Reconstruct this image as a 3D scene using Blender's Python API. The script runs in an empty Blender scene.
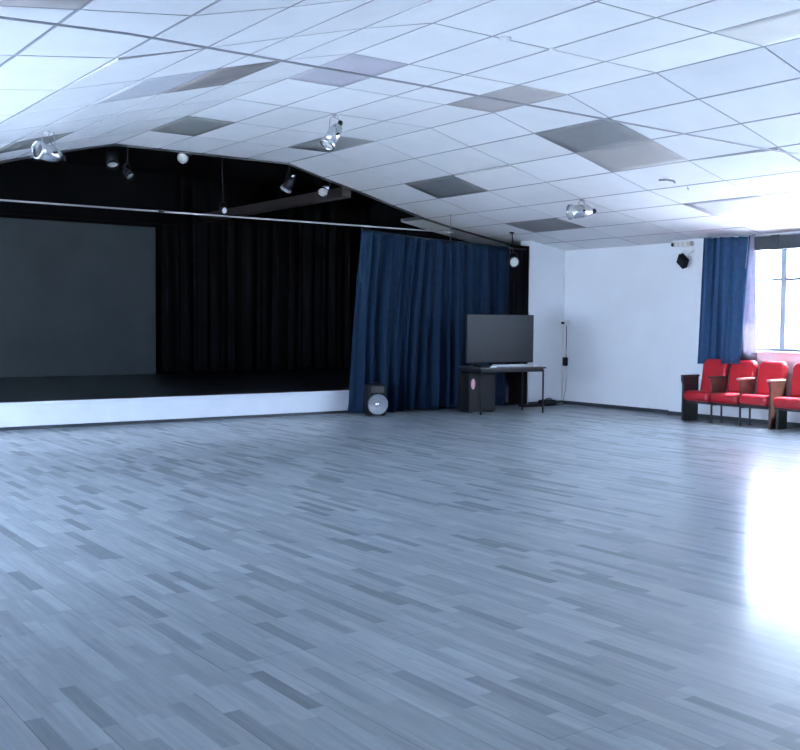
import bpy, bmesh, math, random
from mathutils import Vector, Matrix
random.seed(7)
PI = math.pi
scene = bpy.context.scene
COL = scene.collection

# ------------------------------------------------------------------ materials
def new_mat(name):
    m = bpy.data.materials.new(name); m.use_nodes = True
    nt = m.node_tree
    return m, nt, nt.nodes['Principled BSDF']

def mat(name, rgb, rough=0.5, metal=0.0, spec=0.5, noise=0.0, nscale=8.0, bump=0.0, bscale=60.0, sheen=0.0):
    m, nt, b = new_mat(name)
    b.inputs['Base Color'].default_value = (*rgb, 1)
    b.inputs['Roughness'].default_value = rough
    b.inputs['Metallic'].default_value = metal
    b.inputs['Specular IOR Level'].default_value = spec
    if sheen:
        b.inputs['Sheen Weight'].default_value = sheen
    tc = nt.nodes.new('ShaderNodeTexCoord')
    if noise:
        n = nt.nodes.new('ShaderNodeTexNoise'); n.inputs['Scale'].default_value = nscale
        n.inputs['Detail'].default_value = 5
        nt.links.new(tc.outputs['Object'], n.inputs['Vector'])
        r = nt.nodes.new('ShaderNodeMapRange')
        r.inputs['From Min'].default_value = 0.3; r.inputs['From Max'].default_value = 0.7
        r.inputs['To Min'].default_value = 1 - noise; r.inputs['To Max'].default_value = 1 + noise
        nt.links.new(n.outputs['Fac'], r.inputs['Value'])
        mx = nt.nodes.new('ShaderNodeVectorMath'); mx.operation = 'SCALE'
        mx.inputs[0].default_value = rgb
        nt.links.new(r.outputs['Result'], mx.inputs['Scale'])
        nt.links.new(mx.outputs['Vector'], b.inputs['Base Color'])
    if bump:
        n = nt.nodes.new('ShaderNodeTexNoise'); n.inputs['Scale'].default_value = bscale
        nt.links.new(tc.outputs['Object'], n.inputs['Vector'])
        bp = nt.nodes.new('ShaderNodeBump'); bp.inputs['Strength'].default_value = bump
        bp.inputs['Distance'].default_value = 0.01
        nt.links.new(n.outputs['Fac'], bp.inputs['Height'])
        nt.links.new(bp.outputs['Normal'], b.inputs['Normal'])
    return m

def floor_material():
    """Grey laminate: three-strip boards running towards the stage."""
    m, nt, b = new_mat('laminate_floor')
    N, L = nt.nodes.new, nt.links.new
    tc = N('ShaderNodeTexCoord'); sp = N('ShaderNodeSeparateXYZ')
    L(tc.outputs['Object'], sp.inputs[0])
    def math_(op, a, b_=None, c=None):
        n = N('ShaderNodeMath'); n.operation = op
        for k, v in enumerate((a, b_, c)):
            if v is None: continue
            if isinstance(v, (int, float)): n.inputs[k].default_value = v
            else: L(v, n.inputs[k])
        return n.outputs[0]
    def wn(a, b_=None):
        c = N('ShaderNodeCombineXYZ'); L(a, c.inputs[0])
        if b_ is not None: L(b_, c.inputs[1])
        w = N('ShaderNodeTexWhiteNoise'); w.noise_dimensions = '3D'
        L(c.outputs[0], w.inputs['Vector'])
        return w.outputs['Value']
    W, LEN = 0.068, 0.47
    xs = math_('DIVIDE', sp.outputs[0], W)
    col = math_('FLOOR', xs)
    off = wn(col)
    ys = math_('ADD', math_('DIVIDE', sp.outputs[1], LEN), math_('MULTIPLY', off, 7.3))
    row = math_('FLOOR', ys)
    rnd = wn(col, row)
    rnd2 = wn(row, col)
    ramp = N('ShaderNodeValToRGB')
    e = ramp.color_ramp.elements
    e[0].position = 0.0; e[0].color = (0.158, 0.186, 0.214, 1)
    e[1].position = 1.0; e[1].color = (0.318, 0.364, 0.405, 1)
    for p, c in ((0.07, (0.185, 0.216, 0.247, 1)), (0.20, (0.240, 0.278, 0.312, 1)), (0.7, (0.280, 0.322, 0.360, 1))):
        q = e.new(p); q.color = c
    L(rnd, ramp.inputs[0])
    # wood grain, drawn out along the board
    mp = N('ShaderNodeMapping'); mp.inputs['Scale'].default_value = (42, 3.2, 1)
    L(tc.outputs['Object'], mp.inputs['Vector'])
    av = N('ShaderNodeVectorMath'); av.operation = 'ADD'
    cb = N('ShaderNodeCombineXYZ'); L(math_('MULTIPLY', rnd2, 60.0), cb.inputs[2]); L(math_('MULTIPLY', rnd, 40.0), cb.inputs[1])
    L(mp.outputs[0], av.inputs[0]); L(cb.outputs[0], av.inputs[1])
    gn = N('ShaderNodeTexNoise'); gn.inputs['Scale'].default_value = 1.0; gn.inputs['Detail'].default_value = 6
    L(av.outputs[0], gn.inputs['Vector'])
    gr = N('ShaderNodeMapRange'); gr.inputs['From Min'].default_value = .25; gr.inputs['From Max'].default_value = .75
    gr.inputs['To Min'].default_value = .86; gr.inputs['To Max'].default_value = 1.13
    L(gn.outputs['Fac'], gr.inputs['Value'])
    # seams of the wide boards
    bx = math_('DIVIDE', sp.outputs[0], W * 3)
    bcol = math_('FLOOR', bx)
    fx = math_('FRACT', bx)
    s1 = math_('LESS_THAN', fx, 0.018)
    by = math_('ADD', math_('DIVIDE', sp.outputs[1], 1.29), math_('MULTIPLY', wn(bcol), 5.1))
    s2 = math_('LESS_THAN', math_('FRACT', by), 0.0026)
    keep = math_('GREATER_THAN', wn(bcol, math_('FLOOR', by)), 0.45)
    seam = math_('MULTIPLY', math_('MAXIMUM', s1, s2), keep)
    sm = math_('SUBTRACT', 1.0, math_('MULTIPLY', seam, 0.42))
    k = math_('MULTIPLY', gr.outputs[0], sm)
    mx = N('ShaderNodeVectorMath'); mx.operation = 'SCALE'
    L(ramp.outputs[0], mx.inputs[0]); L(k, mx.inputs['Scale'])
    L(mx.outputs[0], b.inputs['Base Color'])
    b.inputs['Roughness'].default_value = .17
    b.inputs['Specular IOR Level'].default_value = 0.6
    # worn satin lacquer: part of the surface scatters like bare matt laminate
    df = N('ShaderNodeBsdfPrincipled'); L(mx.outputs[0], df.inputs['Base Color']); df.inputs['Roughness'].default_value = .50; df.inputs['Specular IOR Level'].default_value = .5
    ms = N('ShaderNodeMixShader'); ms.inputs[0].default_value = .35
    L(b.outputs[0], ms.inputs[1]); L(df.outputs[0], ms.inputs[2]); L(ms.outputs[0], nt.nodes['Material Output'].inputs[0])
    return m

def tile_material():
    m, nt, b = new_mat('ceiling_tile')
    N, L = nt.nodes.new, nt.links.new
    at = N('ShaderNodeAttribute'); at.attribute_name = 'tint'
    tc = N('ShaderNodeTexCoord')
    n = N('ShaderNodeTexNoise'); n.inputs['Scale'].default_value = 2.2; n.inputs['Detail'].default_value = 4
    L(tc.outputs['Object'], n.inputs['Vector'])
    r = N('ShaderNodeMapRange'); r.inputs['From Min'].default_value = .3; r.inputs['From Max'].default_value = .7
    r.inputs['To Min'].default_value = .965; r.inputs['To Max'].default_value = 1.02
    L(n.outputs['Fac'], r.inputs['Value'])
    mu = N('ShaderNodeMath'); mu.operation = 'MULTIPLY'
    L(at.outputs['Fac'], mu.inputs[0]); L(r.outputs[0], mu.inputs[1])
    s = N('ShaderNodeVectorMath'); s.operation = 'SCALE'; s.inputs[0].default_value = (.80, .81, .82)
    L(mu.outputs[0], s.inputs['Scale']); L(s.outputs[0], b.inputs['Base Color'])
    b.inputs['Roughness'].default_value = .75; b.inputs['Specular IOR Level'].default_value = .2
    return m

def glass_material():
    m = bpy.data.materials.new('window_glass'); m.use_nodes = True
    nt = m.node_tree; nt.nodes.clear()
    o = nt.nodes.new('ShaderNodeOutputMaterial'); t = nt.nodes.new('ShaderNodeBsdfTransparent')
    t.inputs[0].default_value = (.95, .97, .98, 1)
    g = nt.nodes.new('ShaderNodeBsdfGlossy'); g.inputs['Roughness'].default_value = .03
    lw = nt.nodes.new('ShaderNodeLayerWeight'); lw.inputs[0].default_value = .5     # same from both faces of the pane
    pw = nt.nodes.new('ShaderNodeMath'); pw.operation = 'POWER'; pw.inputs[1].default_value = 4
    f = nt.nodes.new('ShaderNodeMath'); f.operation = 'MULTIPLY_ADD'; f.inputs[1].default_value = .5; f.inputs[2].default_value = .02
    nt.links.new(lw.outputs['Facing'], pw.inputs[0]); nt.links.new(pw.outputs[0], f.inputs[0])
    x = nt.nodes.new('ShaderNodeMixShader')
    nt.links.new(f.outputs[0], x.inputs[0]); nt.links.new(t.outputs[0], x.inputs[1]); nt.links.new(g.outputs[0], x.inputs[2])
    nt.links.new(x.outputs[0], o.inputs[0])
    return m

def cloth_material(name, rgb, trans=0.0, tcol=None, noise=.12):
    m = mat(name, rgb, .85, 0, .15, noise=noise, nscale=14, sheen=.0)
    if trans:
        nt = m.node_tree; b = nt.nodes['Principled BSDF']; o = nt.nodes['Material Output']
        t = nt.nodes.new('ShaderNodeBsdfTranslucent'); t.inputs[0].default_value = (*(tcol or rgb), 1)
        x = nt.nodes.new('ShaderNodeMixShader'); x.inputs[0].default_value = trans
        nt.links.new(b.outputs[0], x.inputs[1]); nt.links.new(t.outputs[0], x.inputs[2])
        nt.links.new(x.outputs[0], o.inputs[0])
    return m

def panel_material(name, rgb, rough=.35, stain=0.0):
    m = mat(name, rgb, max(rough, .6), 0, .2, noise=.06 + stain, nscale=2.4)
    return m

M = {}
M['floor'] = floor_material()
M['tile'] = tile_material()
M['tbar'] = mat('ceiling_grid_bar', (.27, .29, .33), .5)
M['wall'] = mat('white_wall_paint', (.84, .86, .89), .6, noise=.03, nscale=1.5, spec=.3)
M['black'] = mat('black_stage_paint', (.0050, .0060, .0075), .75, noise=.25, nscale=3, spec=.15)
M['dark_skirting'] = mat('dark_skirting', (.035, .045, .06), .45)
M['stage_white'] = mat('white_fascia_board', (.62, .66, .72), .5, noise=.04, nscale=3)
M['deck'] = mat('black_stage_deck', (.022, .027, .031), .30, noise=.3, nscale=5, spec=.4)
M['screen'] = mat('grey_backdrop', (.078, .094, .104), .8, noise=.10, nscale=1.3, spec=.1)
M['black_cloth'] = cloth_material('black_velvet', (.0022, .0028, .004))
M['blue_cloth'] = cloth_material('blue_curtain_cloth', (.0058, .0205, .046))
M['blue_cloth_window'] = cloth_material('blue_window_curtain_cloth', (.036, .088, .185), .04, (.08, .2, .45))
M['lining'] = cloth_material('lilac_curtain_lining', (.34, .33, .40), .35, (.46, .44, .53))
M['pole'] = mat('painted_pole', (.42, .40, .39), .4, noise=.1, nscale=9)
M['rod'] = mat('grey_tie_rod', (.34, .34, .37), .45, noise=.1, nscale=4)
M['black_metal'] = mat('black_metal', (.010, .011, .014), .5, 0, .3)
M['alu'] = mat('polished_aluminium', (.62, .63, .65), .26, 1.0, noise=.08, nscale=20)
M['white_plastic'] = mat('white_plastic', (.78, .79, .80), .4)
M['black_plastic'] = mat('black_plastic', (.008, .009, .011), .5, 0, .2)
M['lens'] = mat('spotlight_lens', (.55, .55, .50), .12, 0, .8)
M['lens_dark'] = mat('dark_lens', (.05, .06, .07), .08, 0, .8)
M['tv_screen'] = mat('television_glass', (.020, .025, .029), .3, 0, .12)
M['tabletop'] = mat('dark_table_top', (.03, .03, .033), .35, noise=.2, nscale=9)
M['red'] = mat('red_vinyl', (.46, .014, .026), .36, 0, .5, noise=.08, nscale=9)
M['dark_wood'] = mat('dark_stained_wood', (.030, .028, .030), .45, noise=.35, nscale=9)
M['brown_wood'] = mat('brown_varnished_wood', (.085, .040, .028), .4, noise=.35, nscale=11)
M['arm_wood_sunlit'] = mat('sunlit_armrest_wood', (.36, .27, .22), .35, noise=.2, nscale=12)  # armrest wood with the sunlight put into its colour
M['steel'] = mat('dark_steel_leg', (.06, .07, .085), .4, .6)
M['frame'] = mat('grey_window_frame', (.27, .30, .34), .45)
M['blind'] = mat('dark_blind_cassette', (.032, .043, .054), .5, noise=.12, nscale=6)
M['glass'] = glass_material()
M['cone'] = mat('silver_speaker_cone', (.17, .19, .22), .35, .0, .6, noise=.12, nscale=30)
M['pink'] = mat('pink_sticker', (.62, .30, .34), .5)
M['grey_plastic'] = mat('pale_grey_plastic', (.34, .36, .39), .4)
M['cable'] = mat('grey_cable', (.22, .24, .26), .5)
M['beam'] = mat('brown_timber_beam', (.018, .013, .012), .7, noise=.3, nscale=7)
M['ground'] = mat('pale_concrete_ground', (.62, .63, .64), .9, noise=.1, nscale=1)
M['render'] = mat('outside_render', (.6, .6, .6), .9)
M['panel_charcoal'] = panel_material('charcoal_panel', (.15, .165, .175), .4)
M['panel_olive'] = panel_material('olive_grey_panel', (.25, .265, .26), .4)
M['panel_grey'] = panel_material('mid_grey_panel', (.22, .225, .235), .4)
M['panel_tan'] = panel_material('tan_grey_panel', (.40, .385, .38), .4)
M['panel_brown'] = panel_material('brown_stained_panel', (.26, .245, .245), .5, .12)
M['panel_lilac'] = panel_material('lilac_grey_panel', (.47, .46, .52), .4)
M['panel_blue'] = panel_material('bluish_grey_panel', (.52, .54, .58), .4)
M['panel_pale'] = panel_material('pale_grey_panel', (.55, .55, .58), .4)
M['panel_cream'] = panel_material('cream_panel', (.62, .615, .59), .4)

# ------------------------------------------------------------------ mesh helpers
class MB:
    """collects shapes in one bmesh and links them as ONE mesh object"""
    def __init__(s, mats=None): s.bm = bmesh.new(); s.mi = 0
    def _m(s, faces):
        for f in faces: f.material_index = s.mi
    def box(s, lo, hi, bev=0.0, mtx=None, seg=2):
        lo, hi = Vector(lo), Vector(hi)
        c = (lo + hi) / 2; d = hi - lo
        r = bmesh.ops.create_cube(s.bm, size=1.0, matrix=Matrix.Translation(c) @ Matrix.Diagonal((*d, 1)))
        vs = r['verts']
        es = list({e for v in vs for e in v.link_edges})
        fs = set(f for v in vs for f in v.link_faces)
        if bev:
            q = bmesh.ops.bevel(s.bm, geom=es, offset=min(bev, min(d) * .49), segments=seg, affect='EDGES', profile=.5)
            vs = list({v for f in q['faces'] for v in f.verts} | {v for v in vs if v.is_valid})
            fs = set(f for v in vs for f in v.link_faces)
        s._m(fs)
        if mtx: bmesh.ops.transform(s.bm, matrix=mtx, verts=list({v for f in fs for v in f.verts}))
        return s
    def cyl(s, a, b, r1, r2=None, n=16, caps=True):
        a, b = Vector(a), Vector(b); r2 = r1 if r2 is None else r2
        d = b - a
        q = d.to_track_quat('Z', 'Y').to_matrix().to_4x4()
        r = bmesh.ops.create_cone(s.bm, cap_ends=caps, segments=n, radius1=r1, radius2=r2, depth=d.length,
                                  matrix=Matrix.Translation((a + b) / 2) @ q)
        fs = {f for v in r['verts'] for f in v.link_faces}; s._m(fs)
        for f in fs: f.smooth = len(f.verts) == 4
        return s
    def lathe(s, prof, mtx, n=24):
        """profile of (radius, height) spun about local Z"""
        rings = []
        for r, z in prof:
            if r < 1e-5: rings.append([s.bm.verts.new(mtx @ Vector((0, 0, z)))])
            else: rings.append([s.bm.verts.new(mtx @ Vector((r * math.cos(2 * PI * k / n), r * math.sin(2 * PI * k / n), z))) for k in range(n)])
        fs = []
        for A, B in zip(rings, rings[1:]):
            for k in range(n):
                k2 = (k + 1) % n
                if len(A) == 1 and len(B) == 1: continue
                if len(A) == 1: fs.append(s.bm.faces.new((A[0], B[k2], B[k])))
                elif len(B) == 1: fs.append(s.bm.faces.new((A[k], A[k2], B[0])))
                else: fs.append(s.bm.faces.new((A[k], A[k2], B[k2], B[k])))
        for f in fs: f.smooth = True
        s._m(fs); return s
    def tube(s, pts, r, n=10, caps=True):
        pts = [Vector(p) for p in pts]; rings = []
        up = Vector((0, 0, 1))
        for k, p in enumerate(pts):
            d = (pts[min(k + 1, len(pts) - 1)] - pts[max(k - 1, 0)]).normalized()
            x = d.cross(up)
            if x.length < 1e-3: x = d.cross(Vector((0, 1, 0)))
            x.normalize(); y = d.cross(x)
            rr = r[k] if isinstance(r, (list, tuple)) else r
            rings.append([s.bm.verts.new(p + x * rr * math.cos(2 * PI * q / n) + y * rr * math.sin(2 * PI * q / n)) for q in range(n)])
        fs = []
        for A, B in zip(rings, rings[1:]):
            for k in range(n): fs.append(s.bm.faces.new((A[k], A[(k + 1) % n], B[(k + 1) % n], B[k])))
        for f in fs: f.smooth = True
        if caps: fs += [s.bm.faces.new(rings[0][::-1]), s.bm.faces.new(rings[-1])]
        s._m(fs); return s
    def prism(s, poly, axis, a, b):
        """closed 2-D outline extruded along an axis ('x','y','z') from a to b"""
        def P(u, v, t): return {'x': (t, u, v), 'y': (u, t, v), 'z': (u, v, t)}[axis]
        A = [s.bm.verts.new(P(u, v, a)) for u, v in poly]; B = [s.bm.verts.new(P(u, v, b)) for u, v in poly]
        fs = [s.bm.faces.new(A), s.bm.faces.new(B[::-1])]
        for k in range(len(poly)):
            k2 = (k + 1) % len(poly); fs.append(s.bm.faces.new((A[k], B[k], B[k2], A[k2])))
        s._m(fs); return s
    def grid(s, fn, nu, nv):
        V = [[s.bm.verts.new(fn(i / nu, j / nv)) for j in range(nv + 1)] for i in range(nu + 1)]
        fs = [s.bm.faces.new((V[i][j], V[i + 1][j], V[i + 1][j + 1], V[i][j + 1])) for i in range(nu) for j in range(nv)]
        for f in fs: f.smooth = True
        s._m(fs); return s
    def build(s, name, mats, parent=None, loc=None, solid=0.0, label=None, recalc=True):
        if recalc: bmesh.ops.recalc_face_normals(s.bm, faces=s.bm.faces)
        me = bpy.data.meshes.new(name); s.bm.to_mesh(me); s.bm.free()
        for m in (mats if isinstance(mats, (list, tuple)) else [mats]): me.materials.append(m)
        o = bpy.data.objects.new(name, me); COL.objects.link(o)
        if parent is not None: o.parent = parent
        if loc is not None: o.location = loc
        if solid:
            md = o.modifiers.new('thickness', 'SOLIDIFY'); md.thickness = solid; md.offset = 0
        if label: o['label'] = label
        return o

def tag(o, label, cat, group=None, kind=None):
    o['label'] = label; o['category'] = cat
    if group: o['group'] = group
    if kind: o['kind'] = kind
    return o
def thing(name, label, cat, loc=(0, 0, 0), rz=0.0, group=None):
    o = bpy.data.objects.new(name, None); COL.objects.link(o)
    o.empty_display_size = .1; o.location = loc; o.rotation_euler = (0, 0, rz)
    return tag(o, label, cat, group)
def struct(o): o['kind'] = 'structure'; return o
def copy_tree(o, parent=None):
    c = o.copy(); COL.objects.link(c)
    if parent is not None: c.parent = parent
    for ch in list(o.children): copy_tree(ch, c)
    return c

# ------------------------------------------------------------------ room dimensions (metres, camera above x=0, y=0)
XL, YB = -0.8, -3.2            # left wall, back wall
XW, XF = 13.08, 13.22          # window wall, recessed far part of it
YSTEP, YP, YE = 10.85, 13.38, 14.01   # wall step, pier face, ceiling edge
YS = 13.61                     # stage front
TOP = 4.45
# ceiling profile at the grid lines across the room
PX = [-.80, -.12, .56, 1.22, 1.88, 2.54, 3.186, 3.86, 4.508, 5.195, 5.835, 6.51, 7.214, 7.915, 8.563, 9.254, 9.914, 10.598, 11.269, 11.955, 12.642, 13.30]
PZ = [2.742, 2.829, 2.916, 3.0, 3.088, 3.173, 3.341, 3.53, 3.704, 3.865, 3.865, 3.865, 3.865, 3.865, 3.698, 3.536, 3.362, 3.19, 3.063, 2.955, 2.839, 2.731]
J0 = 9                          # index of the ridge line
PITCH, Y0 = 1.2, 5.6754 * 1.2
def ceil_z(x):
    for k in range(len(PX) - 1):
        if PX[k] <= x <= PX[k + 1]:
            return PZ[k] + (PZ[k + 1] - PZ[k]) * (x - PX[k]) / (PX[k + 1] - PX[k])
    return PZ[0]

# ------------------------------------------------------------------ floor, walls
struct(MB().box((XL - .3, YB - .3, -.12), (XF + .2, 20.3, 0)).build('floor', M['floor']))

def wall_with_holes(axis, c0, c1, u0, u1, z0, z1, holes):
    """wall slab between planes c0,c1; runs u0..u1; holes = (ua, ub, za, zb)"""
    b = MB(); us = u0
    def bx(ua, ub, za, zb):
        if ub - ua < 1e-4 or zb - za < 1e-4: return
        if axis == 'x': b.box((c0, ua, za), (c1, ub, zb))
        else: b.box((ua, c0, za), (ub, c1, zb))
    for ua, ub, za, zb in sorted(holes):
        bx(us, ua, z0, z1); bx(ua, ub, z0, za); bx(ua, ub, zb, z1); us = ub
    bx(us, u1, z0, z1)
    return b
WR = [(5.3, 9.45, 1.06, 2.66), (1.6, 4.9, 1.06, 2.66)]
b = wall_with_holes('x', XW, XW + .3, YB, YSTEP, 0, TOP, WR)
b.box((XF, YSTEP, 0), (XW + .3, YP + .0, TOP))
struct(b.build('wall_right', M['wall']))
WL = [(6.4, 12.6, .5, 2.35)]
struct(wall_with_holes('x', XL - .3, XL, YB, YE, 0, TOP, WL).build('wall_left', M['wall']))
WB = []
struct(wall_with_holes('y', YB - .3, YB, XL - .3, XW + .3, 0, TOP, WB).build('wall_back', M['wall']))
# white pier between the stage opening and the corner
struct(MB().box((12.39, YP, 0), (XW + .3, YP + .24, TOP)).build('wall_pier', M['wall']))
# black shell of the stage
struct(MB().box((XL - .3, 19.95, 0), (XW + .3, 20.2, TOP)).build('wall_stage_back', M['black']))
struct(MB().box((XF, YP + .24, 0), (XW + .3, 19.95, TOP)).build('wall_stage_right', M['black']))
struct(MB().box((XL - .3, YE, 0), (XL, 19.95, TOP)).build('wall_stage_left', M['black']))
struct(MB().box((XL - .3, YE - .0, 4.30), (XW + .3, 20.2, 4.45)).build('ceiling_stage', M['black']))
struct(MB().box((XL - .3, YB - .3, TOP), (XW + .3, YE + 6.3, TOP + .15)).build('ceiling_roof', M['render']))
# gable board closing the ceiling void above the stage opening
poly = [(x, z + .03) for x, z in zip(PX, PZ)] + [(XW + .1, 4.44), (XL, 4.44)]
struct(MB().prism(poly, 'y', YE + .03, YE + .07).build('wall_gable', M['black']))
# skirtings
struct(MB().box((XF - .018, YSTEP, 0), (XF, YP, .062), .004).build('baseboard_right_far', M['dark_skirting']))
b = MB().box((XW - .018, YB, 0), (XW, YSTEP, .062), .004); b.box((XW - .018, YSTEP - .001, 0), (XF - .018, YSTEP + .018, .062))
struct(b.build('baseboard_right', M['dark_skirting']))
struct(MB().box((12.39, YP - .018, 0), (XF - .018, YP, .062), .004).build('baseboard_pier', M['dark_skirting']))
struct(MB().box((XL, YB, 0), (XL + .018, YE - .5, .062), .004).build('baseboard_left', M['dark_skirting']))

# ------------------------------------------------------------------ tiled ceiling (grid bars + tiles in one mesh)
PANELS = {}
bm = bmesh.new(); tint = bm.faces.layers.float.new('tint')
def quad(pts, mi, t):
    f = bm.faces.new([bm.verts.new(p) for p in pts]); f.material_index = mi; f[tint] = t; return f
panel_cells = [(-2, -5), (1, -3), (1, -2), (4, -3), (4, 0), (1, 0), (4, 3), (1, 3), (1, 5), (1, 6), (4, 6), (4, 9), (1, 9), (-2, 3)]
panel_cells[0] = (-2, -6)
i_lo, i_hi = -9, 6
for j in range(len(PX) - 1):
    jj = j - J0
    xa, xb, za, zb = PX[j], PX[j + 1], PZ[j], PZ[j + 1]
    hi = i_hi + (1 if jj >= 8 else 0)
    ya, yb = max(YB, Y0 + i_lo * PITCH), Y0 + i_hi * PITCH + (.75 if jj >= 8 else 0)
    quad([(xa, ya, za), (xa, yb, za), (xb, yb, zb), (xb, ya, zb)], 0, .5)
    # closed back so the sheet has thickness
    quad([(xa, ya, za + .05), (xb, ya, zb + .05), (xb, yb, zb + .05), (xa, yb, za + .05)], 0, .5)
    quad([(xa, yb, za), (xa, yb, za + .05), (xb, yb, zb + .05), (xb, yb, zb)], 0, .5)
    for i in range(i_lo, hi):
        if (i, jj) in panel_cells: continue
        y1, y2 = max(YB, Y0 + i * PITCH), min(yb, Y0 + (i + 1) * PITCH)
        if y2 - y1 < .05: continue
        g = .009; L = math.hypot(xb - xa, zb - za); gx = .0145 * (xb - xa) / L; gz = .0145 * (zb - za) / L
        d = .005
        t = 1 + random.uniform(-.045, .03)
        w = random.uniform(-.002, .002)
        lift = (0, 0, 0, 0)
        if (i, jj) == (0, -4): lift = (-.014, 0, 0, -.002)      # tiles sagging or lifted out of the grid
        if (i, jj) == (0, 7): lift = (-.020, 0, 0, -.004)
        if (i, jj) == (3, 6): lift = (-.016, -.016, 0, 0)
        p = [Vector((xa + gx, y1 + g, za + gz - d + lift[0])), Vector((xa + gx, y2 - g, za + gz - d + lift[1])),
             Vector((xb - gx, y2 - g, zb - gz - d + lift[2] + w)), Vector((xb - gx, y1 + g, zb - gz - d + lift[3]))]
        quad(p, 1, t)
        q = [v + Vector((0, 0, d - h_)) for v, h_ in zip(p, lift)]
        for k in range(4):
            quad([p[k], p[(k + 1) % 4], q[(k + 1) % 4], q[k]], 1, t * .55)  # tile sides coloured darker to stand in for shade in the gaps
me = bpy.data.meshes.new('ceiling'); bm.to_mesh(me); bm.free()
me.materials.append(M['tbar']); me.materials.append(M['tile'])
o = bpy.data.objects.new('ceiling', me); COL.objects.link(o); struct(o)
# dark edge trim of the ceiling above the stage opening
b = MB()
for k in range(len(PX) - 1):
    if PX[k + 1] > XF + .1: continue
    a, c = Vector((PX[k], 0, PZ[k])), Vector((PX[k + 1], 0, PZ[k + 1]))
    b.prism([(a.x, a.z - .035), (c.x, c.z - .035), (c.x, c.z + .02), (a.x, a.z + .02)], 'y', YE - .012, YE + .022)
struct(b.build('trim_1', mat('dark_edge_trim', (.03, .03, .035), .5)))

# unlit light panels in the grid
PANEL_INFO = [
    ((-2, -6), 'panel_tan', 'grey ceiling light panel cut off by the top left corner of the photo'),
    ((1, -3), 'panel_blue', 'bluish grey ceiling panel on the left slope, beside the brown stained panel'),
    ((1, -2), 'panel_brown', 'brown stained ceiling panel with a dark patch on the left slope'),
    ((4, -3), 'panel_olive', 'grey ceiling panel directly behind the left hanging spotlight'),
    ((4, 0), 'panel_olive', 'olive grey ceiling panel close to the peak of the stage opening'),
    ((1, 0), 'panel_lilac', 'pale lilac grey ceiling panel crossed by the tie rod near the ridge'),
    ((4, 3), 'panel_olive', 'olive grey ceiling panel behind the middle hanging spotlight'),
    ((1, 3), 'panel_tan', 'tan grey ceiling panel in mid ceiling, crossed by the tie rod'),
    ((1, 5), 'panel_grey', 'darker ceiling panel of the adjoining pair on the right slope'),
    ((1, 6), 'panel_tan', 'lighter tan ceiling panel of the adjoining pair on the right slope'),
    ((4, 6), 'panel_charcoal', 'charcoal ceiling panel on the right slope above the blue stage curtain'),
    ((4, 9), 'panel_grey', 'grey ceiling panel just behind the right hanging spotlight near the corner'),
    ((1, 9), 'panel_pale', 'pale grey ceiling panel closest to the window curtain'),
    ((-2, 3), 'panel_cream', 'cream ceiling panel at the upper right edge of the photo'),
]
for (i, jj), mk, lab in PANEL_INFO:
    j = jj + J0
    xa, xb, za, zb = PX[j], PX[j + 1], PZ[j], PZ[j + 1]
    y1, y2 = Y0 + i * PITCH, Y0 + (i + 1) * PITCH
    b = MB(); g = .010
    L = math.hypot(xb - xa, zb - za); ux, uz = (xb - xa) / L, (zb - za) / L
    sag = .02 if (i, jj) == (1, -2) else .004
    nrm = Vector((uz, 0, -ux))
    def top(u, v):
        p = Vector((xa + ux * (g + u * (L - 2 * g)), y1 + g + v * (y2 - y1 - 2 * g), za + uz * (g + u * (L - 2 * g))))
        return p + nrm * (.003 + sag * (1 - (2 * u - 1) ** 2) * (1 - (2 * v - 1) ** 2))
    b.grid(top, 8, 8)
    o = b.build('light_panel', M[mk], solid=0.0)
    tag(o, lab, 'ceiling panel', 'unlit ceiling light panels')
    md = o.modifiers.new('thickness', 'SOLIDIFY'); md.thickness = .006; md.offset = 0

# ------------------------------------------------------------------ windows
def make_window(n, axis, c, u0, u1, z0, z1, mulls, transom, depth=.05, visible=True):
    """frame, mullions, transom and panes set in the wall opening; c = plane of the glass"""
    root = bpy.data.objects.new('window_%d' % n, None); COL.objects.link(root); struct(root)
    def bx(b, ua, ub, za, zb, d):
        if axis == 'x': b.box((c - d, ua, za), (c + d, ub, zb), .004)
        else: b.box((ua, c - d, za), (ub, c + d, zb), .004)
    f = .045
    b = MB()
    bx(b, u0, u0 + f, z0, z1, depth / 2); bx(b, u1 - f, u1, z0, z1, depth / 2)
    bx(b, u0 + f, u1 - f, z0, z0 + f, depth / 2); bx(b, u0 + f, u1 - f, z1 - f, z1, depth / 2)
    b.build('window_frame', M['frame'], root)
    es = [u0 + f]
    for mu in mulls:
        b = MB(); bx(b, mu - .045, mu + .045, z0 + f, z1 - f, depth / 2); b.build('mullion', M['frame'], root)
        es += [mu - .045, mu + .045]
    es.append(u1 - f)
    for k in range(0, len(es), 2):
        b = MB(); bx(b, es[k], es[k + 1], transom - .018, transom + .018, .018); b.build('transom', M['frame'], root)
        for za, zb in ((z0 + f, transom - .018), (transom + .018, z1 - f)):
            b = MB()
            if axis == 'x': b.box((c - .003, es[k], za), (c + .003, es[k + 1], zb))
            else: b.box((es[k], c - .003, za), (es[k + 1], c + .003, zb))
            b.build('pane', M['glass'], root)
    return root
make_window(1, 'x', XW + .17, 5.3, 9.45, 1.06, 2.66, [8.94, 8.05, 7.16, 6.27], 2.10)
make_window(2, 'x', XW + .17, 1.6, 4.9, 1.06, 2.66, [2.7, 3.8], 2.10)
make_window(3, 'x', XL - .17, 6.4, 12.6, .5, 2.35, [7.6, 8.8, 10.0, 11.2], 1.9)
# sill board of the visible window
struct(MB().box((XW - .03, 5.25, 1.03), (XW + .16, 9.47, 1.06), .006).build('trim_2', M['wall']))

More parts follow.
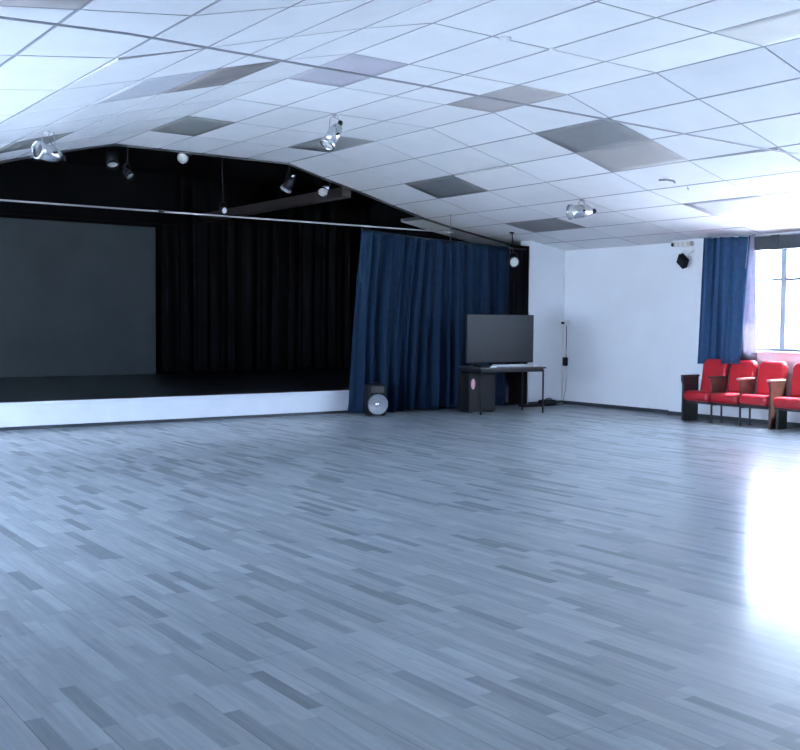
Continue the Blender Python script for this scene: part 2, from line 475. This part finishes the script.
# dark roller blind cassette over the window
t = thing('roller_blind', 'dark roller blind cassette running along the top of the window', 'blind', (XW, 7.4, 2.52))
MB().box((-.09, -2.15, 0), (0, 1.99, .195), .012).build('cassette', M['blind'], t)
for y in (1.54, .65, -.24, -1.13):
    MB().box((-.105, y - .06, -.01), (-.002, y + .06, .205), .006).build('bracket', M['blind'], t)
MB().box((-.06, -2.15, .197), (0, 1.99, .215), .004).build('top_rail', M['frame'], t)

# ------------------------------------------------------------------ stage
t = thing('stage', 'low black stage with a white front board across the end of the hall', 'stage', (6.2, YS, 0))
MB().box((XL + .01 - 6.2, .02, .045), (13.215 - 6.2, .06, .36), .006).build('front_board', M['stage_white'], t, label='white front board')
MB().box((XL + .01 - 6.2, .0, .318), (13.215 - 6.2, .021, .360), .004).build('nosing', M['stage_white'], t)
MB().box((XL + .01 - 6.2, .05, 0), (13.215 - 6.2, .09, .05)).build('plinth', M['dark_skirting'], t)
MB().box((XL + .01 - 6.2, .06, .30), (13.215 - 6.2, 6.33, .362)).build('deck', M['deck'], t)

o = MB().box((1.0, 19.62, .362), (8.10, 19.66, 3.28), .006).build('backdrop_screen', M['screen'])
tag(o, 'large plain grey backdrop screen standing at the back of the stage', 'screen')

def drape(name, path, z0f, z1f, folds, amp, mt, nu, nv, flare=.5, seed=1, thick=.006, gather=1.0, warp=lambda u: u, ampf=lambda u, v: 1.0):
    """hanging cloth along a plan path; path(u)->(x,y), z functions of u"""
    rnd = random.Random(seed)
    ph = [rnd.uniform(0, 2 * PI) for _ in range(6)]
    fr = [folds, folds * 1.73 + .3, folds * .47, folds * 2.9]
    am = [1, .45, .55, .18]
    def fn(u, v):          # v: 0 top, 1 bottom
        x, y = path(u, v); e = 1e-3
        x2, y2 = path(min(1, u + e), v); x1, y1 = path(max(0, u - e), v)
        d = Vector((x2 - x1, y2 - y1, 0)).normalized(); n = Vector((-d.y, d.x, 0))
        s = 0
        for k in range(4):
            s += am[k] * math.sin(2 * PI * fr[k] * warp(u) + ph[k] + .35 * math.sin(3.1 * v + ph[5] + 5 * u))
        a = amp * (.55 + flare * v)
        a *= ampf(u, v)
        s2 = math.sin(2 * PI * fr[0] * warp(u) + ph[4] + PI / 2)
        p = Vector((x, y, 0)) + n * s * a + d * s2 * a * .45 * gather
        p.z = z0f(u) * (1 - v) + z1f(u) * v
        return p
    b = MB(); b.grid(fn, nu, nv)
    return b.build(name, mt, solid=thick, recalc=False)

# blue stage curtain, hanging to the floor in front of the stage end
def blue_path(u, v):
    xl = 8.93 - .10 * math.sin(PI * min(1, v * 1.05)) * .6 - .18 * v ** 1.6
    xr = 12.0 - .04 * v
    w = u + .035 * math.sin(2 * PI * u) * (1 - v)
    return xl + (xr - xl) * w, 13.42 - .015 * math.sin(PI * u)
def lerp_tab(tab):
    def f(u):
        for (a, za), (c, zc) in zip(tab, tab[1:]):
            if u <= c: return za + (zc - za) * (u - a) / (c - a)
        return tab[-1][1]
    return f
t = thing('stage_curtain', 'tall dark blue stage curtain drawn to the right end of the stage', 'curtain', (0, 0, 0))
o = drape('curtain_cloth', blue_path, lerp_tab([(0, 2.862), (.22, 2.81), (.42, 2.78), (.57, 2.772), (1, 2.73)]), lambda u: .018 + .012 * math.sin(23 * u), 13, .046, M['blue_cloth'], 400, 30, .55, 3, warp=lambda u: 1.35 * u - .35 * u * u, ampf=lambda u, v: 1.65 - .75 * min(1, u * 2.4) + .25 * v * math.sin(PI * u))
o.parent = t
MB().tube([(8.9, 13.43, 2.868), (9.57, 13.43, 2.815), (10.2, 13.43, 2.786), (10.67, 13.43, 2.777), (12.0, 13.43, 2.735), (12.36, 13.43, 2.724)], .014).build('track', M['black_metal'], t)

# black drapes at the side and back of the stage
o = drape('black_drape', lambda u, v: (12.05 + .325 * u, 13.53 - .135 * u * u), lambda u: 2.80 - .02 * u, lambda u: .02, 3, .014, M['black_cloth'], 40, 8, .3, 5)
tag(o, 'narrow black drape between the blue stage curtain and the white corner wall', 'curtain')
o = drape('black_drape', lambda u, v: (8.13 + 5.0 * u, 19.45), lambda u: 4.28, lambda u: .385, 14, .05, M['black_cloth'], 220, 10, .4, 8)
tag(o, 'wide black drape across the back of the stage right of the grey screen', 'curtain')
o = MB().box((1.0, 19.30, 3.32), (8.4, 19.34, 4.305)).build('black_border', M['black_cloth'])
tag(o, 'black cloth border hanging above the grey screen', 'curtain')

# pole across the stage opening
t = thing('stage_pole', 'long thin pale pole across the top of the stage opening', 'pole', (0, 0, 0))
def polez(x): return 2.889 + (2.906 - 2.889) * (x - 3.47) / 7.0
MB().tube([(XL + .0, 13.3, polez(XL)), (5.55, 13.3, polez(5.55))], .011).build('pole_section', M['pole'], t)
MB().tube([(5.59, 13.3, polez(5.59)), (10.62, 13.3, polez(10.62))], .011).build('pole_section', M['pole'], t)
MB().cyl((5.53, 13.3, polez(5.55)), (5.61, 13.3, polez(5.59)), .016).build('joint', M['black_metal'], t)
for x in (10.55,):
    MB().cyl((x, 13.3, polez(x) - .12), (x, 13.3, ceil_z(x) + .01), .008).build('hanger', M['cable'], t)
    MB().box((x - .015, 13.285, polez(x) - .016), (x + .015, 13.315, polez(x) + .016), .004).build('clamp', M['pole'], t)

# tie rod across the hall below the ceiling
t = thing('tie_rod', 'thin grey metal rod stretched straight across the hall under the ceiling', 'rod', (0, 0, 0))
def tz(x): return 3.006
xr = next(x / 1000 for x in range(10000, 13000) if ceil_z(x / 1000) <= 3.006)
MB().tube([(XL, 5.71, 3.0 - .2), (1.2, 5.71, 2.985), (2.2, 5.71, 3.030), (4, 5.71, 3.032), (6, 5.71, 3.022), (8, 5.71, 3.008), (xr, 5.71, 3.004)], .007).build('rod', M['rod'], t)
MB().box((xr - .06, 5.68, 2.985), (xr + .03, 5.74, ceil_z(xr) + .01), .004).build('end_plate', M['rod'], t)

# timber beam over the stage
o = MB().box((8.96, 14.10, 3.43), (9.14, 19.94, 3.59), .008).build('roof_beam', M['beam'])
o.location = (0, 0, 0)
tag(o, 'dark brown timber beam running back under the stage roof', 'beam')
t = thing('lighting_bar', 'black lighting bar hung across the dark stage roof behind the ceiling edge', 'bar', (0, 14.6, 4.12))
MB().tube([(XL, 0, 0), (XF, 0, 0)], .024).build('bar', M['black_metal'], t)
for x in (2.0, 6.0, 10.0):
    MB().cyl((x, 0, 0), (x, 0, .178), .012).build('drop_rod', M['black_metal'], t)

# ------------------------------------------------------------------ spotlights
def frame_from(d):
    d = Vector(d).normalized(); return d.to_track_quat('Z', 'Y').to_matrix().to_4x4()
def spotlight(label, hook, center, aim, L=.28, R=.085, body='alu', lens='lens', group='hanging stage spotlights', cap='black_plastic', bail=True, frame='alu', cable=True):
    hook, center = Vector(hook), Vector(center); aim = Vector(aim).normalized()
    t = thing('spotlight', label, 'spotlight', hook, 0, group)
    c = center - hook
    mx = Matrix.Translation(c) @ frame_from(aim)
    h = L / 2
    MB().lathe([(R * .93, h - .03), (R * .98, h - .03), (R * .98, -h * .25), (R * .90, -h * .45), (R * .72, -h * .8), (R * .45, -h * .98), (R * .40, -h), (0, -h)], mx).build('body', M[body], t)
    rim = MB().lathe([(R * .9, h - .035), (R * 1.10, h - .035), (R * 1.14, h - .028), (R * 1.14, h + .005), (R * 1.05, h + .012), (R * .94, h + .008), (R * .92, h - .03)], mx).build('front_rim', M[frame], t)
    MB().lathe([(0, h - .012), (R * .5, h - .016), (R * .93, h - .026)], mx).build('lens', M[lens], rim)
    MB().lathe([(R * .38, -h + .005), (R * .40, -h - .03), (R * .28, -h - .055), (0, -h - .058)], mx).build('back_cap', M[cap], t)
    ax = aim.cross(Vector((0, 0, 1)))
    if ax.length < .05: ax = Vector((1, 0, 0))
    ax.normalize()
    drop = c.length > .34
    if drop:
        rr = R * 1.12; tp = c + Vector((0, 0, R + .07))
        MB().tube([c + ax * rr, c + ax * rr + Vector((0, 0, R * .7)), tp + ax * rr * .6, tp - ax * rr * .6, c - ax * rr + Vector((0, 0, R * .7)), c - ax * rr], .006, 8).build('yoke', M['black_metal'], t)
        MB().cyl(tp, (0, 0, 0), .009).box((-.03, -.03, -.03), (.03, .03, .02), .004).build('drop_rod', M['black_metal'], t)
    elif bail:
        top = Vector((0, 0, -.035))
        rr = R * 1.16
        a1, a2 = c + ax * rr, c - ax * rr
        topa = Vector((c.x * .35, c.y * .35, top.z)) + ax * rr * .75; topb = Vector((c.x * .35, c.y * .35, top.z)) - ax * rr * .75
        MB().tube([a1, a1 * .6 + topa * .4 + ax * .004, topa + ax * .012, topa * .8 + topb * .2 + Vector((0, 0, .012)), topb * .8 + topa * .2 + Vector((0, 0, .012)), topb - ax * .012, a2 * .6 + topb * .4 - ax * .004, a2], .0055, 8).build('yoke', M['rod'], t)
        for s in (-1, 1):
            MB().cyl(c + ax * s * R * .95, c + ax * s * (rr + .022), .014).build('knob', M[cap], t)
        MB().cyl((c.x * .35, c.y * .35, -.03), (0, 0, 0), .012).box((-.022, -.022, -.022), (.022, .022, .0), .004).build('hook_clamp', M['rod'], t)
    if cable and not drop:
        back = c - aim * (h + .05)
        side = ax * .05
        MB().tube([back, back + Vector((0, 0, -.02)) - aim * .03, back * .6 + side * 1.6 - aim * .03, back * .25 + side, Vector((.02, .02, -.005))], .005, 6).build('cable', M['cable'], t)
    return t
z1 = ceil_z(3.35)
spotlight('silver hanging spotlight over the left side, pointing towards the left of the hall', (3.36, 11.0, ceil_z(3.36)), (3.37, 11.0, ceil_z(3.36) - .235), (-.86, -.38, .10), L=.30, R=.086, lens='lens_dark')
spotlight('silver hanging spotlight in mid ceiling, tilted steeply down to the floor', (6.53, 10.45, 3.862), (6.515, 10.45, 3.62), (-.52, -.02, -.80), L=.30, R=.082, lens='lens')
spotlight('silver hanging spotlight on the right slope, lying level above the corner', (10.62, 10.42, ceil_z(10.62)), (10.60, 10.42, ceil_z(10.62) - .175), (-.90, .36, -.06), L=.34, R=.095, lens='lens', frame='alu')
sg = 'dim spotlights in the stage roof'
bar = 4.12 - .02
spotlight('dim spotlight just below the peak of the stage opening', (5.37, 14.6, bar), (5.37, 14.6, 3.74), (-.1, -.5, -.8), L=.24, R=.08, body='black_metal', lens='lens', group=sg, frame='black_metal')
spotlight('small spotlight hanging lowest under the peak of the stage opening', (5.62, 14.62, bar), (5.60, 14.6, 3.56), (.2, -.7, -.6), L=.18, R=.055, body='black_metal', group=sg, frame='black_metal')
spotlight('spotlight whose front just shows below the ceiling edge right of the peak', (6.49, 14.6, bar), (6.49, 14.6, 3.90), (-.5, -.6, -.4), L=.24, R=.075, body='alu', group=sg)
spotlight('black spotlight with a bright back, beside the tilted silver one over the stage', (8.28, 14.62, bar), (8.28, 14.6, 3.64), (-.2, .5, -.75), L=.24, R=.085, body='black_metal', group=sg, cap='alu', frame='rod')
spotlight('bright silver spotlight tilted under the ceiling edge above the stage', (8.74, 14.25, 4.22), (8.745, 14.25, 3.595), (-.55, -.35, -.75), L=.28, R=.078, body='alu', group=sg)
spotlight('tiny spotlight with a white lens as its glint, low in the dark just above the stage pole', (7.12, 14.65, bar), (7.12, 14.6, 3.13), (-.1, -.9, -.15), L=.16, R=.05, body='black_metal', lens='white_plastic', group=sg, frame='black_metal')  # white lens colour stands in for the bright glint
spotlight('black spotlight with a pale lens at the right end of the stage curtain', (11.80, 13.2, ceil_z(11.80)), (11.80, 13.17, 2.475), (-.42, -.85, -.12), L=.20, R=.082, body='black_metal', lens='lens', group='black spotlights near the corner', frame='black_metal')

# black flood light and white fitting on the right wall
t = thing('flood_light', 'small black square flood light tilted on the wall beside the window curtain', 'flood light', (XW, 10.53, 2.55))
mx = Matrix.Translation((-.13, 0, -.13)) @ Matrix.Rotation(math.radians(42), 4, 'X') @ Matrix.Rotation(math.radians(-25), 4, 'Y')
hs = MB().box((-.045, -.085, -.085), (.045, .085, .085), .01, mx).build('housing', M['black_plastic'], t)
MB().box((-.052, -.062, -.062), (-.044, .062, .062), .003, mx).build('front_glass', M['tv_screen'], hs)
b = MB().tube([(0, .09, .02), (-.13, .10, -.02), (-.13, .10, -.13)], .006, 8); b.tube([(0, -.09, .02), (-.13, -.10, -.02), (-.13, -.10, -.13)], .006, 8); b.box((-.012, -.11, -.0), (0, .11, .045), .003)
b.build('bracket', M['white_plastic'], t)
t = thing('wall_fitting', 'cream boxed wall fitting with a black end just under the ceiling', 'fitting', (XW, 10.62, 2.69))
MB().box((-.09, -.19, -.035), (0, .13, .035), .008).build('box', mat('cream_plastic', (.62, .58, .50), .5), t)
for y in (-.10, 0.0, .07): MB().box((-.097, y - .012, -.04), (-.0, y + .012, .04), .003).build('strap', M['white_plastic'], t)
MB().cyl((-.05, .13, 0), (-.05, .19, 0), .035, .03).build('end_cap', M['black_plastic'], t)

# ceiling odds and ends
o = MB().lathe([(0, -.035), (.03, -.033), (.05, -.02), (.055, 0), (0, 0)], Matrix.Translation((5.95, 6.78, 3.862))).build('smoke_detector', M['white_plastic'])
tag(o, 'small round white detector on the flat ceiling, leftmost of two', 'detector', 'white ceiling detectors')
o = MB().lathe([(0, -.02), (.025, -.018), (.035, 0), (0, 0)], Matrix.Translation((6.53, 6.80, 3.862))).build('smoke_detector', M['white_plastic'])
tag(o, 'smaller round white detector at a dark tile gap, right of the other', 'detector', 'white ceiling detectors')
t = thing('ceiling_fixture', 'small grey metal fixture hanging from a white tile on the right slope', 'fixture', (10.3, 8.65, ceil_z(10.3) - .004))
MB().lathe([(.06, 0), (.06, -.01), (.02, -.014), (0, -.014)], Matrix.Identity(4)).build('plate', M['white_plastic'], t)
MB().tube([(-.09, .05, -.03), (0, 0, -.022), (.08, -.04, -.035), (.10, -.05, -.06)], .013, 8).build('arm', M['cable'], t)
o = MB().tube([(0, 0, 0), (0, 0, -.03), (.02, 0, -.045), (.03, 0, -.03)], .006, 8).build('ceiling_hook', M['rod'], loc=(10.63, 8.6, ceil_z(10.63)))
tag(o, 'tiny metal hook in the ceiling grid beside the small grey fixture', 'hook')

# ------------------------------------------------------------------ corner conduit, socket, cable
o = MB().box((XF - .030, 13.358, .06), (XF - .004, 13.379, 2.74), .003).build('conduit', M['white_plastic'])
tag(o, 'slim white conduit running up the corner of the white wall', 'conduit')
t = thing('wall_socket', 'white wall socket with a black plug halfway up the corner', 'socket', (XF - .024, 13.30, 1.45))
MB().box((-.03, -.07, -.05), (.024, .03, .05), .006).build('plate', M['white_plastic'], t)
MB().box((-.07, -.0, -.022), (-.03, .045, .022), .006).build('plug', M['black_plastic'], t)
t = thing('power_adapter', 'black power adapter hanging on a cable below the wall socket', 'adapter', (XF - .03, 13.27, .77))
MB().box((-.05, -.045, -.085), (.01, .045, .07), .015).build('block', M['black_plastic'], t)
MB().tube([(0, 0, .06), (.005, .003, .3), (.0, .0, .63)], .006, 6).build('upper_cable', M['black_plastic'], t)
MB().tube([(0, 0, -.08), (.005, -.01, -.3), (0, .0, -.5), (.0, .04, -.66), (-.01, .05, -.755)], .005, 6).build('lower_cable', M['cable'], t)
t = thing('equipment_bag', 'low black equipment bag lying on the floor in the corner', 'bag', (12.70, 13.20, 0))
MB().box((-.16, -.10, 0), (.13, .11, .10), .035, seg=4).build('bag_body', M['black_plastic'], t)
MB().tube([(-.10, -.02, .095), (-.06, -.03, .125), (.03, -.03, .125), (.07, -.02, .095)], .009, 8).build('handle', M['black_plastic'], t)
o = MB().tube([(12.83, 13.22, .02), (12.92, 13.16, .016), (13.0, 13.2, .016), (13.08, 13.3, .016), (13.17, 13.31, .016)], .014, 8).build('extension_lead', M['cable'])
tag(o, 'grey extension lead on the floor between the black bag and the corner', 'cable')
o = MB().box((12.05, 13.10, .0), (12.48, 13.26, .045), .018, seg=3).build('cable_bundle', M['black_plastic'])
tag(o, 'flat black cable bundle on the floor at the foot of the corner wall', 'cable')

# ------------------------------------------------------------------ table with the television
ang = math.radians(-10)
TC = (11.03, 12.52, 0)
t = thing('folding_table', 'narrow dark table with thin black legs in front of the stage curtain', 'table', TC, ang)
MB().box((-.61, -.34, .715), (.61, .34, .742), .006).build('tabletop', M['tabletop'], t)
b = MB()
for y in (-.30, .30): b.box((-.57, y - .012, .665), (.57, y + .012, .715), .003)
for x in (-.57, .57): b.box((x - .012, -.30, .665), (x + .012, .30, .715), .003)
b.build('apron', M['black_metal'], t)
for x in (-.575, .575):
    for y in (-.305, .305):
        MB().cyl((x, y, 0), (x, y, .70), .0145, n=12).build('leg', M['black_metal'], t)
t = thing('television', 'large black flat television standing on the dark table', 'television', (10.965, 12.52, .742), math.radians(-9))
MB().box((-.63, -.022, .06), (.63, .028, .83), .008).build('cabinet', M['black_plastic'], t)
MB().box((-.62, -.026, .075), (.62, -.021, .822), .002).build('screen', M['tv_screen'], t)
for x in (-.42, .42):
    MB().box((x - .02, -.13, .0), (x + .02, .13, .016), .005).box((x - .02, -.012, .012), (x + .02, .02, .09), .004).build('foot', M['black_plastic'], t)
MB().box((-.3, .02, .25), (.3, .07, .65), .02).build('rear_housing', M['black_plastic'], t)
o = MB().box((-.36, -.05, 0), (.36, .05, .045), .012, seg=3).build('soundbar', M['grey_plastic'])
o.location = (11.03, 12.275, .742); o.rotation_euler = (0, 0, math.radians(-10))
tag(o, 'long pale grey soundbar lying along the front of the dark table', 'soundbar')
o = MB().box((-.09, -.05, 0), (.09, .05, .035), .012, seg=3).build('packet', M['white_plastic'])
o.location = (11.51, 12.30, .742); o.rotation_euler = (0, 0, .3)
tag(o, 'small white packet beside the soundbar on the dark table', 'packet')
o = MB().box((-.05, -.025, 0), (.05, .025, .02), .006).build('remote_control', M['white_plastic'])
o.location = (10.62, 12.27, .742); o.rotation_euler = (0, 0, -.4)
tag(o, 'tiny pale remote control at the front left edge of the dark table', 'remote control')

t = thing('subwoofer', 'tall black cabinet with a pink sticker standing under the dark table', 'speaker', (10.76, 12.84, 0), math.radians(-8))
cb = MB().box((-.25, -.17, .02), (.25, .17, .64), .012).build('cabinet', M['black_plastic'], t)
MB().box((-.04, -.176, .05), (.235, -.169, .61), .004).build('grille', M['black_metal'], t)
MB().lathe([(0, .006), (.038, .005), (.046, 0), (0, 0)], Matrix.Translation((-.17, -.17, .46)) @ Matrix.Rotation(PI / 2, 4, 'X') @ Matrix.Diagonal((.9, 1.9, 1, 1)), 20).build('sticker', M['pink'], cb, label='oval pink sticker')
for x in (-.20, .20):
    MB().box((x - .03, -.15, 0), (x + .03, .15, .02)).build('foot', M['black_metal'], t)

# portable speaker at the foot of the curtain
t = thing('portable_speaker', 'black portable loudspeaker with a big silver cone at the foot of the stage curtain', 'speaker', (8.95, 13.10, 0), math.radians(-18))
t.scale = (.9, .9, .9)
MB().box((-.155, -.14, .012), (.155, .13, .53), .02, seg=3).build('cabinet', M['black_plastic'], t)
R90 = Matrix.Rotation(PI / 2, 4, 'X')
mx = Matrix.Translation((0, -.174, .20)) @ R90
MB().lathe([(.172, -.034), (.176, .004), (.172, .014), (.166, .018), (.160, .012)], mx, 32).build('woofer_ring', M['cone'], t)
wc = MB().lathe([(.162, .012), (.12, -.008), (.07, -.022), (.045, -.028), (0, -.030)], mx, 32).build('woofer_cone', M['cone'], t)
MB().lathe([(.046, -.026), (.034, -.008), (.016, .0), (0, .002)], mx, 24).build('dust_cap', M['alu'], wc, label='bright centre cap')
MB().box((-.11, -.150, .40), (.11, -.139, .505), .006).build('horn', M['dark_wood'], t)
for x in (-.12, .12): MB().box((x - .02, -.10, 0), (x + .02, .10, .014)).build('foot', M['black_metal'], t)
MB().tube([(-.09, 0, .525), (-.09, 0, .56), (.09, 0, .56), (.09, 0, .525)], .009, 8).build('handle', M['black_plastic'], t)

# ------------------------------------------------------------------ rows of linked theatre seats
P = .49
def rounded_back(y0, w, h, th, x0, z0, tilt, mt):
    """padded backrest outline with round top corners"""
    b = MB(); n = 10
    out = []
    r = .085
    for k in range(n + 1):
        a = k / n * PI / 2
        out.append((w / 2 - r + r * math.cos(a), h - r + r * math.sin(a) * 1.0))
    out = out + [(-u, v) for u, v in out[::-1]]
    out = [(u, v + .012 * (1 - (u / (w / 2)) ** 2)) for u, v in out]
    out = [(w / 2 * .95, 0.0)] + out + [(-w / 2 * .95, 0.0)]
    M4 = Matrix.Translation((x0, y0, z0)) @ Matrix.Rotation(tilt, 4, 'Y')
    def ring(s, xo): return [b.bm.verts.new(M4 @ Vector((xo, u * s, .0 + h / 2 + (v - h / 2) * s))) for u, v in out]
    rs = [ring(.82, -th * .62), ring(.94, -th * .5), ring(1.0, -th * .2), ring(1.0, th * .35), ring(.95, th * .5)]
    N = len(out)
    for A, B in zip(rs, rs[1:]):
        for k in range(N):
            f = b.bm.faces.new((A[k], A[(k + 1) % N], B[(k + 1) % N], B[k])); f.smooth = True
    b.bm.faces.new(rs[0][::-1]); b.bm.faces.new(rs[-1])
    return b
def seat_row(label, loc):
    """three linked seats facing -X; origin on the floor at the far end, running towards -Y"""
    t = thing('theatre_seat_row', label, 'seats', loc, 0, 'red theatre seat rows under the window')
    for k in range(3):
        yc = -P * (k + .5)
        tip = .06 if k == 2 else .02
        mx = Matrix.Translation((.21, yc, .375)) @ Matrix.Rotation(tip, 4, 'Y')
        b = MB().box((-.25, -P / 2 + .012, -.075), (.22, P / 2 - .012, .075), .055, mx, 5)
        for f in b.bm.faces: f.smooth = True
        st = b.build('seat', M['red'], t)
        MB().box((-.20, -P / 2 + .02, -.105), (.20, P / 2 - .02, -.07), .008, mx).build('seat_pan', M['dark_wood'], st)
        b = rounded_back(yc, P - .05, .50, .085, .365, .425, math.radians(11), M['red'])
        bk = b.build('backrest', M['red'], t)
        MB().box((.0, -P / 2 + .05, .05), (.012, P / 2 - .05, .45), .004, Matrix.Translation((.412, yc, .42)) @ Matrix.Rotation(math.radians(11), 4, 'Y')).build('back_board', M['brown_wood'], bk)
    for k in range(4):
        y = -P * k
        w = .030
        light = k in (2, 3)  # armrests in the sun, their light carried by a paler colour
        MB().box((-.04, y - w, .655), (.34, y + w, .685), .010).build('armrest', M['arm_wood_sunlit'] if light else M['dark_wood'], t, label='pale wooden armrest' if light else None)
        if k in (0, 3):
            mt = M['dark_wood'] if k == 0 else M['brown_wood']
            yy = y - .014 if k == 3 else y + .014
            b = MB(); b.prism([(.0, .0), (.34, .0), (.34, .655), (-.02, .655), (-.03, .62), (.0, .54)], 'y', yy - .018, yy + .018)
            b.build('end_panel', mt, t, label='brown wooden end panel' if k == 3 else 'dark wooden end panel')
        else:
            b = MB(); b.prism([(.05, .30), (.32, .30), (.34, .655), (.0, .655)], 'y', y - .013, y + .013)
            b.build('arm_bracket', M['brown_wood'], t)
            for x in (.03, .26):
                MB().box((x - .012, y - .010, 0), (x + .012, y + .010, .31), .003).box((x - .03, y - .02, 0), (x + .03, y + .02, .010)).build('leg', M['steel'], t)
            MB().box((.03, y - .008, .255), (.26, y + .008, .28), .002).build('crossbar', M['steel'], t)
    MB().box((.16, -P * 3 + .02, .255), (.20, -.02, .285), .003).build('rail', M['steel'], t)
    return t
row = seat_row('row of three linked red theatre seats under the window curtain', (12.48, 10.08, 0))
row2 = copy_tree(row)
row2['label'] = 'second red theatre seat row, cut off by the right edge of the photo'
row2.location = (12.45, 10.08 - 3 * P - .075, 0)

def first_at_end(o, base):
    return o.name.startswith(base) and max((o.matrix_basis @ v.co).y for v in o.data.vertices) > -.02
for ch in list(row2.children):
    if first_at_end(ch, 'end_panel') or first_at_end(ch, 'armrest'):
        bpy.data.objects.remove(ch)
MB().box((.06, -.05, 0), (.28, -.015, .29), .006).build('end_panel', M['dark_wood'], row2)

# ------------------------------------------------------------------ window curtain
t = thing('window_curtain', 'blue window curtain gathered at the far end of the window above the red seats', 'curtain', (0, 0, 0))
def wc_path(u, v):
    a = 10.10 + .12 * v; c = 9.30 + .06 * v
    k = max(0, min(1, (u - .50) / .16)); k = k * k * (3 - 2 * k)
    return 12.925 * (1 - v) + (12.97 - .13 * k) * v, a + (c - a) * u
o = drape('curtain_cloth', wc_path, lambda u: 2.745 - .02 * u, lambda u: .84 + .03 * u, 5.2, .085, M['blue_cloth_window'], 220, 20, -.2, 12, gather=1.3)
o.parent = t
def ln_path(u, v):
    a = 9.33 + .25 * v; c = 9.24 - .03 * v
    return 12.925 * (1 - v) + 13.035 * v, a + (c - a) * u
o = drape('curtain_lining', ln_path, lambda u: 2.735, lambda u: .90 + .02 * u, 1.4, .012, M['lining'], 40, 20, .5, 2)
o.parent = t; o['label'] = 'pale lilac lining turned out at the curtain edge'
MB().tube([(12.93, 10.22, 2.755), (12.93, 9.22, 2.742)], .010).build('rail', M['frame'], t)
MB().box((12.93, 9.7, 2.735), (XW, 9.74, 2.76)).build('rail_bracket', M['frame'], t)

# ------------------------------------------------------------------ outside: ground, and an unseen eave added over the window to limit the sun
struct(MB().box((XW + .32, -30, -.35), (60, 60, -.25)).box((-60, -60, -.35), (XL - .32, 60, -.25)).box((XL - .32, -60, -.35), (XW + .32, YB - .32, -.25)).build('ground', M['ground']))
struct(MB().box((XW + .3, -4, 2.95), (XW + .78, 21, 3.05)).build('trim_3', M['render']))  # unseen eave, sized so the sun enters only low in the window

# ------------------------------------------------------------------ light: daylight sky, sun, window portals
w = bpy.data.worlds.new('sky'); scene.world = w; w.use_nodes = True
bg = w.node_tree.nodes['Background']
bg.inputs[0].default_value = (.645, .76, 1.0, 1); bg.inputs[1].default_value = 15.0
sun = bpy.data.lights.new('sun', 'SUN'); sun.energy = 48; sun.angle = math.radians(.6); sun.color = (.95, .97, 1)
so = bpy.data.objects.new('sun', sun); COL.objects.link(so)
el, az = math.radians(60), math.radians(-10)
to_sun = Vector((math.cos(el) * math.cos(az), math.cos(el) * math.sin(az), math.sin(el)))
so.rotation_euler = to_sun.to_track_quat('Z', 'Y').to_euler(); so.location = (20, 8, 12)
def portal(center, nrm, sx, sz):
    l = bpy.data.lights.new('window_portal', 'AREA'); l.shape = 'RECTANGLE'; l.size = sx; l.size_y = sz
    l.cycles.is_portal = True
    o = bpy.data.objects.new('window_portal', l); COL.objects.link(o); o.location = center
    o.rotation_euler = Vector(nrm).to_track_quat('-Z', 'Z').to_euler()
for a, c, za, zb in WR: portal((XW + .305, (a + c) / 2, (za + zb) / 2), (-1, 0, 0), c - a, zb - za)
for a, c, za, zb in WL: portal((XL - .305, (a + c) / 2, (za + zb) / 2), (1, 0, 0), c - a, zb - za)
for a, c, za, zb in WB: portal(((a + c) / 2, YB - .305, (za + zb) / 2), (0, 1, 0), c - a, zb - za)

# ------------------------------------------------------------------ camera
yaw, pit, roll = math.radians(35.71611), math.radians(-2.83861), math.radians(.50915)
Fv = Vector((math.sin(yaw) * math.cos(pit), math.cos(yaw) * math.cos(pit), math.sin(pit)))
Rv = Vector((math.cos(yaw), -math.sin(yaw), 0)); Uv = Rv.cross(Fv)
R2 = math.cos(roll) * Rv + math.sin(roll) * Uv; U2 = -math.sin(roll) * Rv + math.cos(roll) * Uv
cam = bpy.data.cameras.new('camera'); co = bpy.data.objects.new('camera', cam); COL.objects.link(co)
co.matrix_world = Matrix(((R2.x, U2.x, -Fv.x, 0), (R2.y, U2.y, -Fv.y, 0), (R2.z, U2.z, -Fv.z, 1.412), (0, 0, 0, 1)))
cam.sensor_width = 36; cam.sensor_fit = 'HORIZONTAL'; cam.lens = 36 * 1034.75 / 800; cam.clip_start = .05
scene.camera = co
vs = scene.view_settings
scene.display_settings.display_device = 'sRGB'
vs.view_transform = 'Standard'; vs.look = 'None'; vs.gamma = 1; vs.use_curve_mapping = False; vs.exposure = 1.13
scene.cycles.use_denoising = True
scene.cycles.max_bounces = 10; scene.cycles.diffuse_bounces = 6; scene.cycles.glossy_bounces = 4; scene.cycles.transparent_max_bounces = 12
scene.cycles.caustics_reflective = False; scene.cycles.sample_clamp_indirect = 8
